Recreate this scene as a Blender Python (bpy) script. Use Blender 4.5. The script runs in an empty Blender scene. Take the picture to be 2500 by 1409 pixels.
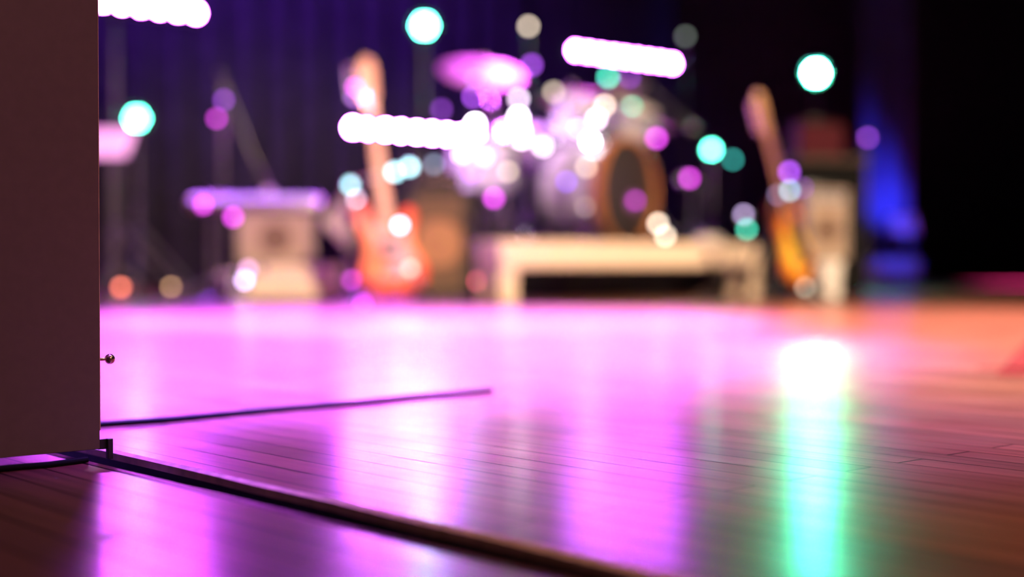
import bpy, math, random
from mathutils import Vector, Matrix, Euler
random.seed(7)
sc = bpy.context.scene
COL = sc.collection
PI = math.pi

# ------------------------------------------------------------------ camera frame
H, F, CX, HOR = 0.196, 3472.22, 1250.0, 640.0        # eye height, focal length in px, centre column, horizon row
def at(px, py, Y):                                   # photo pixel -> point of the stage at distance Y
    return Vector(((px - CX) / F * Y, Y, H - (py - HOR) / F * Y))
def ground(px, Y, z=0.0):
    return Vector(((px - CX) / F * Y, Y, z))
E1 = Vector((0.655, -0.7556, 0))                     # towards the audience (along the floor boards)
E2 = Vector((0.7556, 0.655, 0))                      # across the stage
RZ = math.atan2(E2.y, E2.x)

# ------------------------------------------------------------------ materials
MATS = {}
def mat(name, col, rough=0.5, metal=0.0, vary=0.12, scale=30.0, bump=0.0, coat=0.0, spec=0.5, sheen=0.0):
    if name in MATS: return MATS[name]
    m = bpy.data.materials.new(name); m.use_nodes = True
    nt = m.node_tree; b = nt.nodes['Principled BSDF']
    tc = nt.nodes.new('ShaderNodeTexCoord')
    nz = nt.nodes.new('ShaderNodeTexNoise'); nz.inputs['Scale'].default_value = scale; nz.inputs['Detail'].default_value = 3
    nt.links.new(tc.outputs['Object'], nz.inputs['Vector'])
    rp = nt.nodes.new('ShaderNodeValToRGB')
    rp.color_ramp.elements[0].position = 0.3; rp.color_ramp.elements[1].position = 0.7
    rp.color_ramp.elements[0].color = tuple(c * (1 - vary) for c in col) + (1,)
    rp.color_ramp.elements[1].color = tuple(min(1, c * (1 + vary)) for c in col) + (1,)
    nt.links.new(nz.outputs['Fac'], rp.inputs['Fac']); nt.links.new(rp.outputs['Color'], b.inputs['Base Color'])
    b.inputs['Roughness'].default_value = rough; b.inputs['Metallic'].default_value = metal
    b.inputs['Coat Weight'].default_value = coat; b.inputs['Specular IOR Level'].default_value = spec
    b.inputs['Sheen Weight'].default_value = sheen
    if bump:
        bp = nt.nodes.new('ShaderNodeBump'); bp.inputs['Strength'].default_value = bump; bp.inputs['Distance'].default_value = 0.002
        nt.links.new(nz.outputs['Fac'], bp.inputs['Height']); nt.links.new(bp.outputs['Normal'], b.inputs['Normal'])
    MATS[name] = m; return m

def glow(name, col, strength):
    if name in MATS: return MATS[name]
    m = bpy.data.materials.new(name); m.use_nodes = True
    nt = m.node_tree; nt.nodes.remove(nt.nodes['Principled BSDF'])
    e = nt.nodes.new('ShaderNodeEmission'); e.inputs['Color'].default_value = tuple(col) + (1,); e.inputs['Strength'].default_value = strength
    nt.links.new(e.outputs[0], nt.nodes['Material Output'].inputs['Surface'])
    MATS[name] = m; return m

def wood_floor():
    m = bpy.data.materials.new('strip_wood_floor'); m.use_nodes = True
    nt = m.node_tree; L = nt.links; b = nt.nodes['Principled BSDF']
    tc = nt.nodes.new('ShaderNodeTexCoord')
    mp = nt.nodes.new('ShaderNodeMapping'); mp.vector_type = 'POINT'
    mp.inputs['Rotation'].default_value = (0, 0, -math.atan2(E1.y, E1.x)); mp.inputs['Location'].default_value = (0.3, 0.0125, 0)
    L.new(tc.outputs['Object'], mp.inputs['Vector'])
    br = nt.nodes.new('ShaderNodeTexBrick')
    br.inputs['Scale'].default_value = 1.0; br.inputs['Mortar Size'].default_value = 0.0015; br.inputs['Mortar Smooth'].default_value = 0.2
    br.inputs['Brick Width'].default_value = 1.35; br.inputs['Row Height'].default_value = 0.043; br.offset = 0.37
    br.inputs['Bias'].default_value = 0.0
    br.inputs['Color1'].default_value = FLOOR_C1 + (1,); br.inputs['Color2'].default_value = FLOOR_C2 + (1,)
    br.inputs['Mortar'].default_value = (0.004, 0.002, 0.002, 1)
    L.new(mp.outputs[0], br.inputs['Vector'])
    mp2 = nt.nodes.new('ShaderNodeMapping'); mp2.inputs['Scale'].default_value = (2.0, 60.0, 1.0)
    L.new(mp.outputs[0], mp2.inputs['Vector'])
    nz = nt.nodes.new('ShaderNodeTexNoise'); nz.inputs['Scale'].default_value = 1.6; nz.inputs['Detail'].default_value = 5
    L.new(mp2.outputs[0], nz.inputs['Vector'])
    mx = nt.nodes.new('ShaderNodeMix'); mx.data_type = 'RGBA'; mx.blend_type = 'MULTIPLY'; mx.inputs[0].default_value = 1.0
    rp = nt.nodes.new('ShaderNodeValToRGB')
    rp.color_ramp.elements[0].position = 0.3; rp.color_ramp.elements[0].color = (0.55, 0.5, 0.48, 1)
    rp.color_ramp.elements[1].position = 0.75; rp.color_ramp.elements[1].color = (1.25, 1.2, 1.1, 1)
    L.new(nz.outputs['Fac'], rp.inputs['Fac']); L.new(br.outputs['Color'], mx.inputs[6]); L.new(rp.outputs['Color'], mx.inputs[7])
    # scuffs and dust specks
    n3 = nt.nodes.new('ShaderNodeTexNoise'); n3.inputs['Scale'].default_value = 170.0; n3.inputs['Detail'].default_value = 2
    L.new(mp.outputs[0], n3.inputs['Vector'])
    r3 = nt.nodes.new('ShaderNodeValToRGB')
    r3.color_ramp.elements[0].position = 0.74; r3.color_ramp.elements[0].color = (0, 0, 0, 1)
    r3.color_ramp.elements[1].position = 0.80; r3.color_ramp.elements[1].color = (1, 1, 1, 1)
    L.new(n3.outputs['Fac'], r3.inputs['Fac'])
    m2 = nt.nodes.new('ShaderNodeMix'); m2.data_type = 'RGBA'
    L.new(r3.outputs['Color'], m2.inputs[0]); L.new(mx.outputs[2], m2.inputs[6]); m2.inputs[7].default_value = (0.35, 0.28, 0.25, 1)
    L.new(m2.outputs[2], b.inputs['Base Color'])
    n2 = nt.nodes.new('ShaderNodeTexNoise'); n2.inputs['Scale'].default_value = 7.0; n2.inputs['Detail'].default_value = 4
    L.new(mp.outputs[0], n2.inputs['Vector'])
    mr = nt.nodes.new('ShaderNodeMapRange'); mr.inputs['To Min'].default_value = FLOOR_R[0]; mr.inputs['To Max'].default_value = FLOOR_R[1]
    mr.inputs['From Min'].default_value = 0.3; mr.inputs['From Max'].default_value = 0.7
    L.new(n2.outputs['Fac'], mr.inputs['Value']); L.new(mr.outputs[0], b.inputs['Roughness'])
    b.inputs['IOR'].default_value = 1.5
    bp = nt.nodes.new('ShaderNodeBump'); bp.inputs['Strength'].default_value = 0.35; bp.inputs['Distance'].default_value = 0.0006; bp.invert = True
    L.new(br.outputs['Fac'], bp.inputs['Height']); L.new(bp.outputs['Normal'], b.inputs['Normal'])
    iv = nt.nodes.new('ShaderNodeMapRange'); iv.inputs['To Min'].default_value = 0.5; iv.inputs['To Max'].default_value = 0.06
    L.new(br.outputs['Fac'], iv.inputs['Value']); L.new(iv.outputs[0], b.inputs['Specular IOR Level'])
    ic = nt.nodes.new('ShaderNodeMapRange'); ic.inputs['To Min'].default_value = 0.62; ic.inputs['To Max'].default_value = 0.0
    L.new(br.outputs['Fac'], ic.inputs['Value']); L.new(ic.outputs[0], b.inputs['Coat Weight'])
    b.inputs['Coat Roughness'].default_value = 0.19
    return m
FLOOR_C1, FLOOR_C2, FLOOR_R = (0.23, 0.072, 0.042), (0.14, 0.043, 0.026), (0.30, 0.40)

def sunburst(name, axis_c, cols, rx, rz):
    """guitar lacquer: amber middle burning out to a dark rim, in the guitar's own coordinates"""
    m = bpy.data.materials.new(name); m.use_nodes = True
    nt = m.node_tree; L = nt.links; b = nt.nodes['Principled BSDF']
    tc = nt.nodes.new('ShaderNodeTexCoord')
    mp = nt.nodes.new('ShaderNodeMapping'); mp.inputs['Location'].default_value = (0, 0, -axis_c / rz); mp.inputs['Scale'].default_value = (1 / rx, 0.0, 1 / rz)
    L.new(tc.outputs['Object'], mp.inputs['Vector'])
    ln = nt.nodes.new('ShaderNodeVectorMath'); ln.operation = 'LENGTH'; L.new(mp.outputs[0], ln.inputs[0])
    rp = nt.nodes.new('ShaderNodeValToRGB'); L.new(ln.outputs['Value'], rp.inputs['Fac'])
    els = rp.color_ramp.elements
    els[0].position = 0.42; els[0].color = cols[0] + (1,); els[1].position = 1.0; els[1].color = cols[2] + (1,)
    e = els.new(0.74); e.color = cols[1] + (1,)
    L.new(rp.outputs['Color'], b.inputs['Base Color']); b.inputs['Roughness'].default_value = 0.22; b.inputs['Coat Weight'].default_value = 0.5
    return m

BLACK = mat('black_paint', (0.012, 0.012, 0.014), 0.45)
BLACKM = mat('black_powder_coat', (0.02, 0.02, 0.022), 0.35, 0.3)
POLE = mat('grey_stand_tube', (0.16, 0.15, 0.16), 0.32, 0.8)
CHROME = mat('chrome', (0.82, 0.82, 0.84), 0.16, 1.0, 0.03)
SILVER = mat('brushed_silver', (0.62, 0.61, 0.64), 0.33, 1.0, 0.06)
BRASS = mat('cymbal_bronze', (0.80, 0.62, 0.42), 0.46, 1.0, 0.08, 60)
RUBBER = mat('rubber', (0.015, 0.015, 0.015), 0.8)
CREAM = mat('cream_paint', (0.80, 0.64, 0.50), 0.5, 0, 0.04, 8)
WHITE = mat('white_paint', (0.82, 0.80, 0.78), 0.45, 0, 0.03)
SKIN = mat('drum_head_film', (0.85, 0.83, 0.82), 0.35, 0, 0.03)
DARKSKIN = mat('black_drum_head_film', (0.035, 0.028, 0.032), 0.42, 0, 0.05)
PEARL = mat('white_pearl_wrap', (0.50, 0.48, 0.56), 0.18, 0.0, 0.10, 25, 0, 0.6)
MAPLE = mat('maple_hoop', (0.50, 0.20, 0.07), 0.35, 0, 0.15, 20, 0, 0.3)
TAN = mat('tan_grille_cloth', (0.36, 0.27, 0.20), 0.85, 0, 0.2, 220, 0.4)
TOLEX = mat('dark_vinyl_covering', (0.035, 0.028, 0.026), 0.6, 0, 0.2, 200, 0.4)
TANTOLEX = mat('tan_vinyl_covering', (0.30, 0.24, 0.20), 0.6, 0, 0.15, 160, 0.4)
GRILLE = mat('brown_speaker_cloth', (0.15, 0.09, 0.06), 0.85, 0, 0.2, 220, 0.3)
CONE = mat('speaker_cone_paper', (0.16, 0.10, 0.07), 0.8)
CURT = mat('black_velour', (0.030, 0.024, 0.045), 0.95, 0, 0.25, 9, 0.3, 0, 0.1)
CURTB = mat('blue_black_velour', (0.05, 0.05, 0.10), 0.95, 0, 0.2, 9, 0.3, 0, 0.1)
PANEL = mat('grey_panel_laminate', (0.150, 0.088, 0.100), 0.55, 0, 0.05, 90, 0.1)
STEEL = mat('dull_steel', (0.38, 0.34, 0.32), 0.38, 1.0)
DKSTEEL = mat('dark_steel', (0.07, 0.06, 0.065), 0.4, 0.9)
BRASSK = mat('aged_brass', (0.55, 0.40, 0.22), 0.22, 1.0)
GROOVE = mat('blackened_channel', (0.010, 0.008, 0.012), 0.6)
EDGE = mat('raw_wood_edge', (0.75, 0.45, 0.36), 0.6, 0, 0.2, 60)
ROSE = mat('rosewood', (0.10, 0.045, 0.03), 0.4)
NECK = mat('maple_neck', (0.66, 0.38, 0.19), 0.3, 0, 0.1, 30, 0, 0.3)
PLATE = mat('pale_pickguard', (0.45, 0.42, 0.36), 0.3)
PICK = mat('black_plastic', (0.015, 0.015, 0.015), 0.3)
PAPER = mat('white_paper', (0.85, 0.83, 0.82), 0.7, 0, 0.02)
REDBOX = mat('dark_red_vinyl', (0.050, 0.0025, 0.008), 0.7, spec=0.15)
BROWN = mat('brown_wood', (0.035, 0.018, 0.011), 0.7, 0, 0.2, 30)
CLOTH = mat('cream_cloth', (0.70, 0.62, 0.48), 0.9, 0, 0.06)
TOWEL = mat('white_towel', (0.85, 0.80, 0.80), 0.95, 0, 0.05, 120, 0.5)
GREYB = mat('pale_grey_case', (0.5, 0.5, 0.55), 0.5)
REDTAPE = mat('red_floor_tape', (0.08, 0.005, 0.005), 0.9, spec=0.1)
WALL = mat('black_wall_paint', (0.010, 0.010, 0.012), 0.9)
CABLE = mat('black_cable_rubber', (0.005, 0.004, 0.006), 0.7, spec=0.1)
AMBERN = sunburst('sunburst_lacquer', 0.20, ((1.0, 0.66, 0.06), (0.85, 0.24, 0.02), (0.10, 0.012, 0.01)), 0.20, 0.24)
PINKG = mat('pale_pearl_pickguard', (0.62, 0.40, 0.36), 0.3)
REDG = sunburst('cherry_red_lacquer', 0.22, ((0.95, 0.34, 0.11), (0.80, 0.10, 0.04), (0.55, 0.03, 0.02)), 0.22, 0.27)

# ------------------------------------------------------------------ mesh builder
class MB:
    def __init__(s): s.v, s.f, s.mi = [], [], []; s.slot = 0
    def add(s, vs, fs):
        o = len(s.v); s.v += [Vector(p) for p in vs]
        for f in fs: s.f.append([o + i for i in f]); s.mi.append(s.slot)
        return s
    def box(s, c, d, rz=0.0, rot=None):
        R = rot if rot is not None else Matrix.Rotation(rz, 3, 'Z')
        vs = [Vector(c) + R @ Vector((x * d[0] / 2, y * d[1] / 2, z * d[2] / 2)) for z in (-1, 1) for x, y in ((-1, -1), (1, -1), (1, 1), (-1, 1))]
        return s.add(vs, [(3, 2, 1, 0), (4, 5, 6, 7), (0, 1, 5, 4), (1, 2, 6, 5), (2, 3, 7, 6), (3, 0, 4, 7)])
    def lathe(s, prof, o=(0, 0, 0), ax=(0, 0, 1), n=32, closed=False):
        ax = Vector(ax).normalized(); o = Vector(o)
        t = Vector((1, 0, 0)) if abs(ax.x) < 0.8 else Vector((0, 1, 0))
        u = (t - ax * t.dot(ax)).normalized(); w = ax.cross(u)
        vs, fs = [], []
        for r, h in prof:
            for k in range(n):
                a = 2 * PI * k / n
                vs.append(o + ax * h + (u * math.cos(a) + w * math.sin(a)) * max(r, 1e-5))
        m = len(prof)
        for i in range(m if closed else m - 1):
            j = (i + 1) % m
            for k in range(n):
                q = (k + 1) % n
                fs.append((i * n + k, i * n + q, j * n + q, j * n + k))
        if not closed:
            fs.append(tuple(range(n - 1, -1, -1))); fs.append(tuple((m - 1) * n + k for k in range(n)))
        return s.add(vs, fs)
    def cyl(s, a, b, r, r2=None, n=16):
        a, b = Vector(a), Vector(b); d = b - a
        return s.lathe([(r, 0), (r if r2 is None else r2, d.length)], a, d, n)
    def ball(s, c, r, n=16, m=10, sq=1.0, ax=(0, 0, 1)):
        return s.lathe([(r * math.sin(PI * i / m), -r * sq * math.cos(PI * i / m)) for i in range(m + 1)], c, ax, n)
    def ring(s, c, ax, R, r, n=40, m=8):
        return s.lathe([(R + r * math.cos(2 * PI * k / m), r * math.sin(2 * PI * k / m)) for k in range(m)], c, ax, n, True)
    def tube(s, pts, r, n=10):
        pts = [Vector(p) for p in pts]; vs, fs = [], []
        up = None
        for i, p in enumerate(pts):
            d = (pts[min(i + 1, len(pts) - 1)] - pts[max(i - 1, 0)]).normalized()
            if up is None: up = Vector((0, 0, 1)) if abs(d.z) < 0.9 else Vector((1, 0, 0))
            x = d.cross(up).normalized(); y = x.cross(d); up = y
            for k in range(n):
                a = 2 * PI * k / n; vs.append(p + (x * math.cos(a) + y * math.sin(a)) * r)
        for i in range(len(pts) - 1):
            for k in range(n):
                q = (k + 1) % n; fs.append((i * n + k, i * n + q, (i + 1) * n + q, (i + 1) * n + k))
        fs.append(tuple(range(n - 1, -1, -1))); fs.append(tuple((len(pts) - 1) * n + k for k in range(n)))
        return s.add(vs, fs)
    def prism(s, pts, y0, y1, bev=0.0):
        """outline in local x,z extruded along y, with an optional chamfer"""
        n = len(pts); cx = sum(p[0] for p in pts) / n; cz = sum(p[1] for p in pts) / n
        def ring_(y, inset):
            out = []
            for k, (x, z) in enumerate(pts):
                ax, az = pts[k - 1]; bx, bz = pts[(k + 1) % n]
                tx, tz = bx - ax, bz - az; l = math.hypot(tx, tz) or 1
                out.append(Vector((x - tz / l * inset, y, z + tx / l * inset)))
            return out
        area = sum(pts[k - 1][0] * pts[k][1] - pts[k][0] * pts[k - 1][1] for k in range(n))
        if area < 0: pts = pts[::-1]
        lv = [(y0, bev), (y0 + bev, 0), (y1 - bev, 0), (y1, bev)] if bev else [(y0, 0), (y1, 0)]
        vs = []; fs = []
        for y, i in lv: vs += ring_(y, i)
        for a in range(len(lv) - 1):
            for k in range(n):
                q = (k + 1) % n; fs.append((a * n + k, a * n + q, (a + 1) * n + q, (a + 1) * n + k))
        fs.append(tuple(range(n - 1, -1, -1))); fs.append(tuple((len(lv) - 1) * n + k for k in range(n)))
        return s.add(vs, fs)
    def build(s, name, m, parent=None, bevel=0.0, smooth=True, sharp=35):
        me = bpy.data.meshes.new(name)
        me.from_pydata([tuple(v) for v in s.v], [], s.f)
        for mm in (m if isinstance(m, (list, tuple)) else [m]): me.materials.append(mm)
        me.update()
        import bmesh
        bm = bmesh.new(); bm.from_mesh(me); bmesh.ops.recalc_face_normals(bm, faces=bm.faces); bm.to_mesh(me); bm.free()
        for p, k in zip(me.polygons, s.mi): p.material_index = k
        if smooth:
            me.shade_smooth(); me.set_sharp_from_angle(angle=math.radians(sharp))
        o = bpy.data.objects.new(name, me); COL.objects.link(o)
        if parent is not None: o.parent = parent
        if bevel:
            b = o.modifiers.new('bevel', 'BEVEL'); b.width = bevel; b.segments = 2; b.limit_method = 'ANGLE'
        return o

def tag(o, label, cat, group=None, kind=None):
    o['label'] = label; o['category'] = cat
    if group: o['group'] = group
    if kind: o['kind'] = kind
    return o
def thing(name, label, cat, loc=(0, 0, 0), rz=0.0, group=None, rot=None):
    o = bpy.data.objects.new(name, None); COL.objects.link(o)
    o.location = loc; o.rotation_euler = rot if rot is not None else (0, 0, rz)
    o.empty_display_size = 0.1
    return tag(o, label, cat, group)
def struct(o): o['kind'] = 'structure'; return o
def copy_tree(o, parent=None):
    c = o.copy(); COL.objects.link(c)
    if parent is not None: c.parent = parent
    for ch in [x for x in bpy.data.objects if x.parent == o]: copy_tree(ch, c)
    return c
def aim(d):                                          # euler that turns local +z to direction d
    return Vector(d).to_track_quat('Z', 'Y').to_euler()
def aim_y(d):                                        # euler that turns local -y to direction d, keeping local z upright
    return Vector(d).to_track_quat('-Y', 'Z').to_euler()

# ------------------------------------------------------------------ the setting
N_FAR, N_NEAR, DEPTH = 0.6485, 0.5975, 0.030         # the two edges of the track, as distances along E2
def uv(u, v, z=0.0): return E1 * u + E2 * v + Vector((0, 0, z))
WF = wood_floor()
fl = MB()
fl.add([uv(-30, N_FAR), uv(12, N_FAR), uv(12, 22), uv(-30, 22)], [(0, 1, 2, 3)])
fl.add([uv(-30, -8), uv(12, -8), uv(12, N_NEAR), uv(-30, N_NEAR)], [(0, 1, 2, 3)])
fl.slot = 1
T_ = 0.0065
wig = [(-30, 0)] + [(-1.15 + 0.06 * k, 0.0012 * math.sin(k * 1.7) + 0.0008 * math.sin(k * 3.1)) for k in range(26)] + [(12, 0)]
fl.add([uv(-30, N_FAR), uv(12, N_FAR), uv(12, N_FAR, -T_), uv(-30, N_FAR, -T_)], [(0, 1, 2, 3)])
fl.add([uv(-30, N_NEAR), uv(12, N_NEAR), uv(12, N_NEAR, -T_), uv(-30, N_NEAR, -T_)], [(0, 1, 2, 3)])
fl.slot = 2
fl.add([uv(-30, N_FAR, -T_), uv(12, N_FAR, -T_), uv(12, N_FAR, -DEPTH), uv(-30, N_FAR, -DEPTH)], [(0, 1, 2, 3)])
fl.add([uv(-30, N_NEAR, -T_), uv(12, N_NEAR, -T_), uv(12, N_NEAR, -DEPTH), uv(-30, N_NEAR, -DEPTH)], [(0, 1, 2, 3)])
fl.add([uv(-30, N_FAR, -DEPTH), uv(12, N_FAR, -DEPTH), uv(12, N_NEAR, -DEPTH), uv(-30, N_NEAR, -DEPTH)], [(0, 1, 2, 3)])
struct(fl.build('floor', [WF, EDGE, GROOVE], smooth=False))
# worn varnished lip of the boards along the far side of the track
lip = MB()
P_ = [uv(u, N_FAR + 0.0005 + w, 0) for u, w in wig]
for (a, b) in zip(wig[:-1], wig[1:]):
    q = [uv(a[0], N_FAR - 0.004 - a[1], 0.0), uv(b[0], N_FAR - 0.004 - b[1], 0.0), uv(b[0], N_FAR + 0.001, 0.0022), uv(a[0], N_FAR + 0.001, 0.0022),
         uv(a[0], N_FAR + 0.006, 0.0), uv(b[0], N_FAR + 0.006, 0.0), uv(a[0], N_FAR - 0.004 - a[1], -0.007), uv(b[0], N_FAR - 0.004 - b[1], -0.007)]
    lip.add(q, [(0, 1, 2, 3), (3, 2, 5, 4), (6, 7, 1, 0)])
struct(lip.build('trim_1', EDGE))
lip = MB()
for (a, b) in zip(wig[:-1], wig[1:]):
    q = [uv(a[0], N_NEAR - 0.008, 0.0), uv(b[0], N_NEAR - 0.008, 0.0), uv(b[0], N_NEAR - 0.0015, 0.0014), uv(a[0], N_NEAR - 0.0015, 0.0014),
         uv(a[0], N_NEAR + 0.0005, -0.004), uv(b[0], N_NEAR + 0.0005, -0.004)]
    lip.add(q, [(0, 1, 2, 3), (3, 2, 5, 4)])
struct(lip.build('trim_2', WF, sharp=80))
# channel joint and a bright roller plate lying in the track
j = MB(); jp = ground(821, 1.075); ju = jp.dot(E1)
j.box(uv(ju, (N_FAR + N_NEAR) / 2, -0.0275), (0.003, N_FAR - N_NEAR, 0.005), RZ - PI / 2 + PI / 2)
rp_ = MB(); rp_.box(uv(ground(345, 1.37).dot(E1), (N_FAR + N_NEAR) / 2 + 0.008, -0.015), (0.016, 0.055, 0.003), RZ)
tag(rp_.build('track_plate', STEEL, bevel=0.001), 'short steel plate lying inside the dark floor track beside the bracket', 'plate')

# walls, ceiling (all black behind the drapes)
def wall(name, a, b, z1=6.0, t=0.12):
    a, b = Vector(a), Vector(b); d = b - a; w = MB()
    w.box((a + b) / 2 + Vector((0, 0, z1 / 2)), (d.length, t, z1), math.atan2(d.y, d.x)); return struct(w.build(name, WALL, smooth=False))
BACK = uv(-10.3, 0); 
def st(u, v, z=0): return uv(u, v, z)
wall('wall_back', st(-11.2, -5), st(-11.2, 21))
wall('wall_right', st(-11.2, 21), st(7, 21))
wall('wall_left', st(-11.2, -5), st(7, -5))
wall('wall_front', st(7, -5), st(7, 21))
ce = MB(); ce.box(uv(-2, 8, 6.05), (18.4, 26.4, 0.1), math.atan2(E1.y, E1.x)); struct(ce.build('ceiling', WALL, smooth=False))

# folding door panel in the foreground
DC = Vector((-0.4065, 1.400, 0))                     # front corner of its right edge
def dp(a, b, z): return DC - E2 * a - E1 * b + Vector((0, 0, z))   # a: away from the edge, b: back from the face
door = MB()
W_, TH = 1.1, 0.042
vs = [dp(a, b, z) for z in (0.0115, 2.6) for a, b in ((0, 0), (W_, 0), (W_, TH), (0, TH))]
door.add(vs, [(3, 2, 1, 0), (4, 5, 6, 7), (0, 1, 5, 4), (1, 2, 6, 5), (2, 3, 7, 6), (3, 0, 4, 7)])
door = struct(door.build('door_1', PANEL, bevel=0.0006))
def dbox(name, a0, a1, b0, b1, z0, z1, m, lab=None, bv=0.0003):
    w = MB(); vs = [dp(a, b, z) for z in (z0, z1) for a, b in ((a0, b0), (a1, b0), (a1, b1), (a0, b1))]
    w.add(vs, [(3, 2, 1, 0), (4, 5, 6, 7), (0, 1, 5, 4), (1, 2, 6, 5), (2, 3, 7, 6), (3, 0, 4, 7)])
    o = w.build(name, m, door, bevel=bv)
    if lab: o['label'] = lab
    return o
dbox('edge_strip', -0.0007, 0.0, 0.0, TH, 0.03, 2.55, EDGE, 'worn edge strip', 0)
dbox('hinge_leaf', -0.0017, -0.0007, 0.002, 0.03, 0.036, 0.112, DKSTEEL, 'dark steel hinge leaf')
dbox('hinge_leaf', -0.0017, -0.0007, 0.002, 0.03, 0.1165, 0.129, DKSTEEL, 'dark steel hinge leaf')
kz = 0.0985
k0 = dp(-0.0007, 0.021, kz)
k = MB(); k.lathe([(0.0042, 0), (0.0040, 0.0012), (0.0017, 0.002), (0.0015, 0.0155), (0.002, 0.0158)], k0, E2, 20)
kn = k.build('latch_stem', BRASSK, door); kn['label'] = 'brass latch stem'
k = MB(); k.ball(k0 + E2 * 0.0200, 0.0052, 24, 16)
kb = k.build('knob', BRASSK, kn); kb['label'] = 'small brass ball knob'
dbox('floor_guide', -0.0135, -0.0005, 0.004, 0.009, 0.0105, 0.0205, DKSTEEL, 'dark steel bracket', 0.0004)
dbox('guide_pin', -0.0140, -0.0085, 0.000, 0.0055, 0.0006, 0.0208, DKSTEEL, 'steel guide pin', 0.0006)

# curtains
def curtain(name, u0, v0, v1, h, m, label, amp=0.06, lam=0.24, z0=0.01, seed=1, ax=(E1, E2)):
    rnd = random.Random(seed); c = MB(); n = int((v1 - v0) / lam * 10); ph = 0; cols = []
    for i in range(n + 1):
        v = v0 + (v1 - v0) * i / n; ph += 2 * PI / 10 * rnd.uniform(0.7, 1.3)
        cols.append((v, amp * math.sin(ph) * (0.75 + 0.25 * math.sin(v * 1.9))))
    vs = []; zz = [z0, h * 0.5, h]
    for z in zz:
        for v, d in cols: vs.append(ax[0] * (u0 + d * (1.0 if z < h * 0.7 else 0.7)) + ax[1] * v + Vector((0, 0, z)))
    M = n + 1; fs = [(r * M + i, r * M + i + 1, (r + 1) * M + i + 1, (r + 1) * M + i) for r in range(len(zz) - 1) for i in range(n)]
    c.add(vs, fs); o = c.build(name, m, sharp=80)
    s = o.modifiers.new('cloth', 'SOLIDIFY'); s.thickness = 0.006
    tag(o, label, 'curtain'); return o
curtain('backdrop_curtain', -9.6, 3.0, 8.4, 5.2, CURT, 'dark pleated backdrop curtain washed in purple behind the left gear', seed=3, amp=0.075, lam=0.30)
curtain('backdrop_curtain', -9.75, 8.3, 18.5, 5.2, CURT, 'unlit black backdrop curtain behind the drum kit and right side', seed=5)

# ------------------------------------------------------------------ stage lamps
BAR_L = glow('purple_led', (0.64, 0.085, 1.0), 440.0)
BRIGHT_GREEN = glow('bright_green_led', (0.06, 1.0, 0.52), 1500.0)
GREEN_L = glow('green_led', (0.10, 1.0, 0.62), 130.0)
def led_bar(label, pl, ql, Yl, n=9, length=1.0, lens=None):
    p = at(pl, ql, Yl); c = p + E2 * (length / 2)
    t = thing('led_bar', label, 'stage light', c, RZ, 'purple led bars')
    MB().box((0, 0.035, 0), (length + 0.06, 0.07, 0.085)).build('housing', BLACK, t, bevel=0.006)
    for s_ in (-1, 1): MB().box((s_ * (length / 2 + 0.036), 0.035, 0), (0.012, 0.078, 0.093)).build('end_cap', BLACKM, t, bevel=0.004)
    for i in range(n):
        x = -length / 2 + length * i / (n - 1)
        w = MB(); w.lathe([(0.027, 0), (0.027, 0.003), (0.020, 0.007), (0.008, 0.009)], (x, 0.0, 0), (0, -1, 0), 20)
        w.build('led_lens', lens or BAR_L, t)
    w = MB(); w.box((0, 0.085, -0.02), (0.06, 0.04, 0.06)); w.cyl((0, 0.09, -0.05), (0, 0.09, -0.09), 0.02); w.build('clamp', BLACKM, t)
    return t, c
def light_stand(label, x, y, ztop, m=POLE, spread=0.42, r=0.016):
    t = thing('light_stand', label, 'stand', (x, y, 0), random.uniform(0, 2))
    w = MB(); w.cyl((0, 0, 0.10), (0, 0, ztop * 0.55), r); w.build('lower_tube', m, t)
    w = MB(); w.cyl((0, 0, ztop * 0.5), (0, 0, ztop), r * 0.72); w.build('upper_tube', m, t)
    w = MB(); w.cyl((0, 0, ztop * 0.53), (0, 0, ztop * 0.57), r * 1.6); w.cyl((r, 0, ztop * 0.55), (r * 3.4, 0, ztop * 0.55), 0.007); w.build('collar', BLACKM, t)
    for k in range(3):
        a = k * 2 * PI / 3; d = Vector((math.cos(a), math.sin(a), 0))
        w = MB(); w.tube([d * 0.02 + Vector((0, 0, 0.42)), d * spread * 0.6 + Vector((0, 0, 0.18)), d * spread + Vector((0, 0, 0.012))], r * 0.7); lg = w.build('leg', m, t)
        w = MB(); w.cyl(d * spread + Vector((0, 0, 0.0)), d * spread + Vector((0, 0, 0.03)), r); w.build('rubber_foot', RUBBER, lg)
    return t
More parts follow.
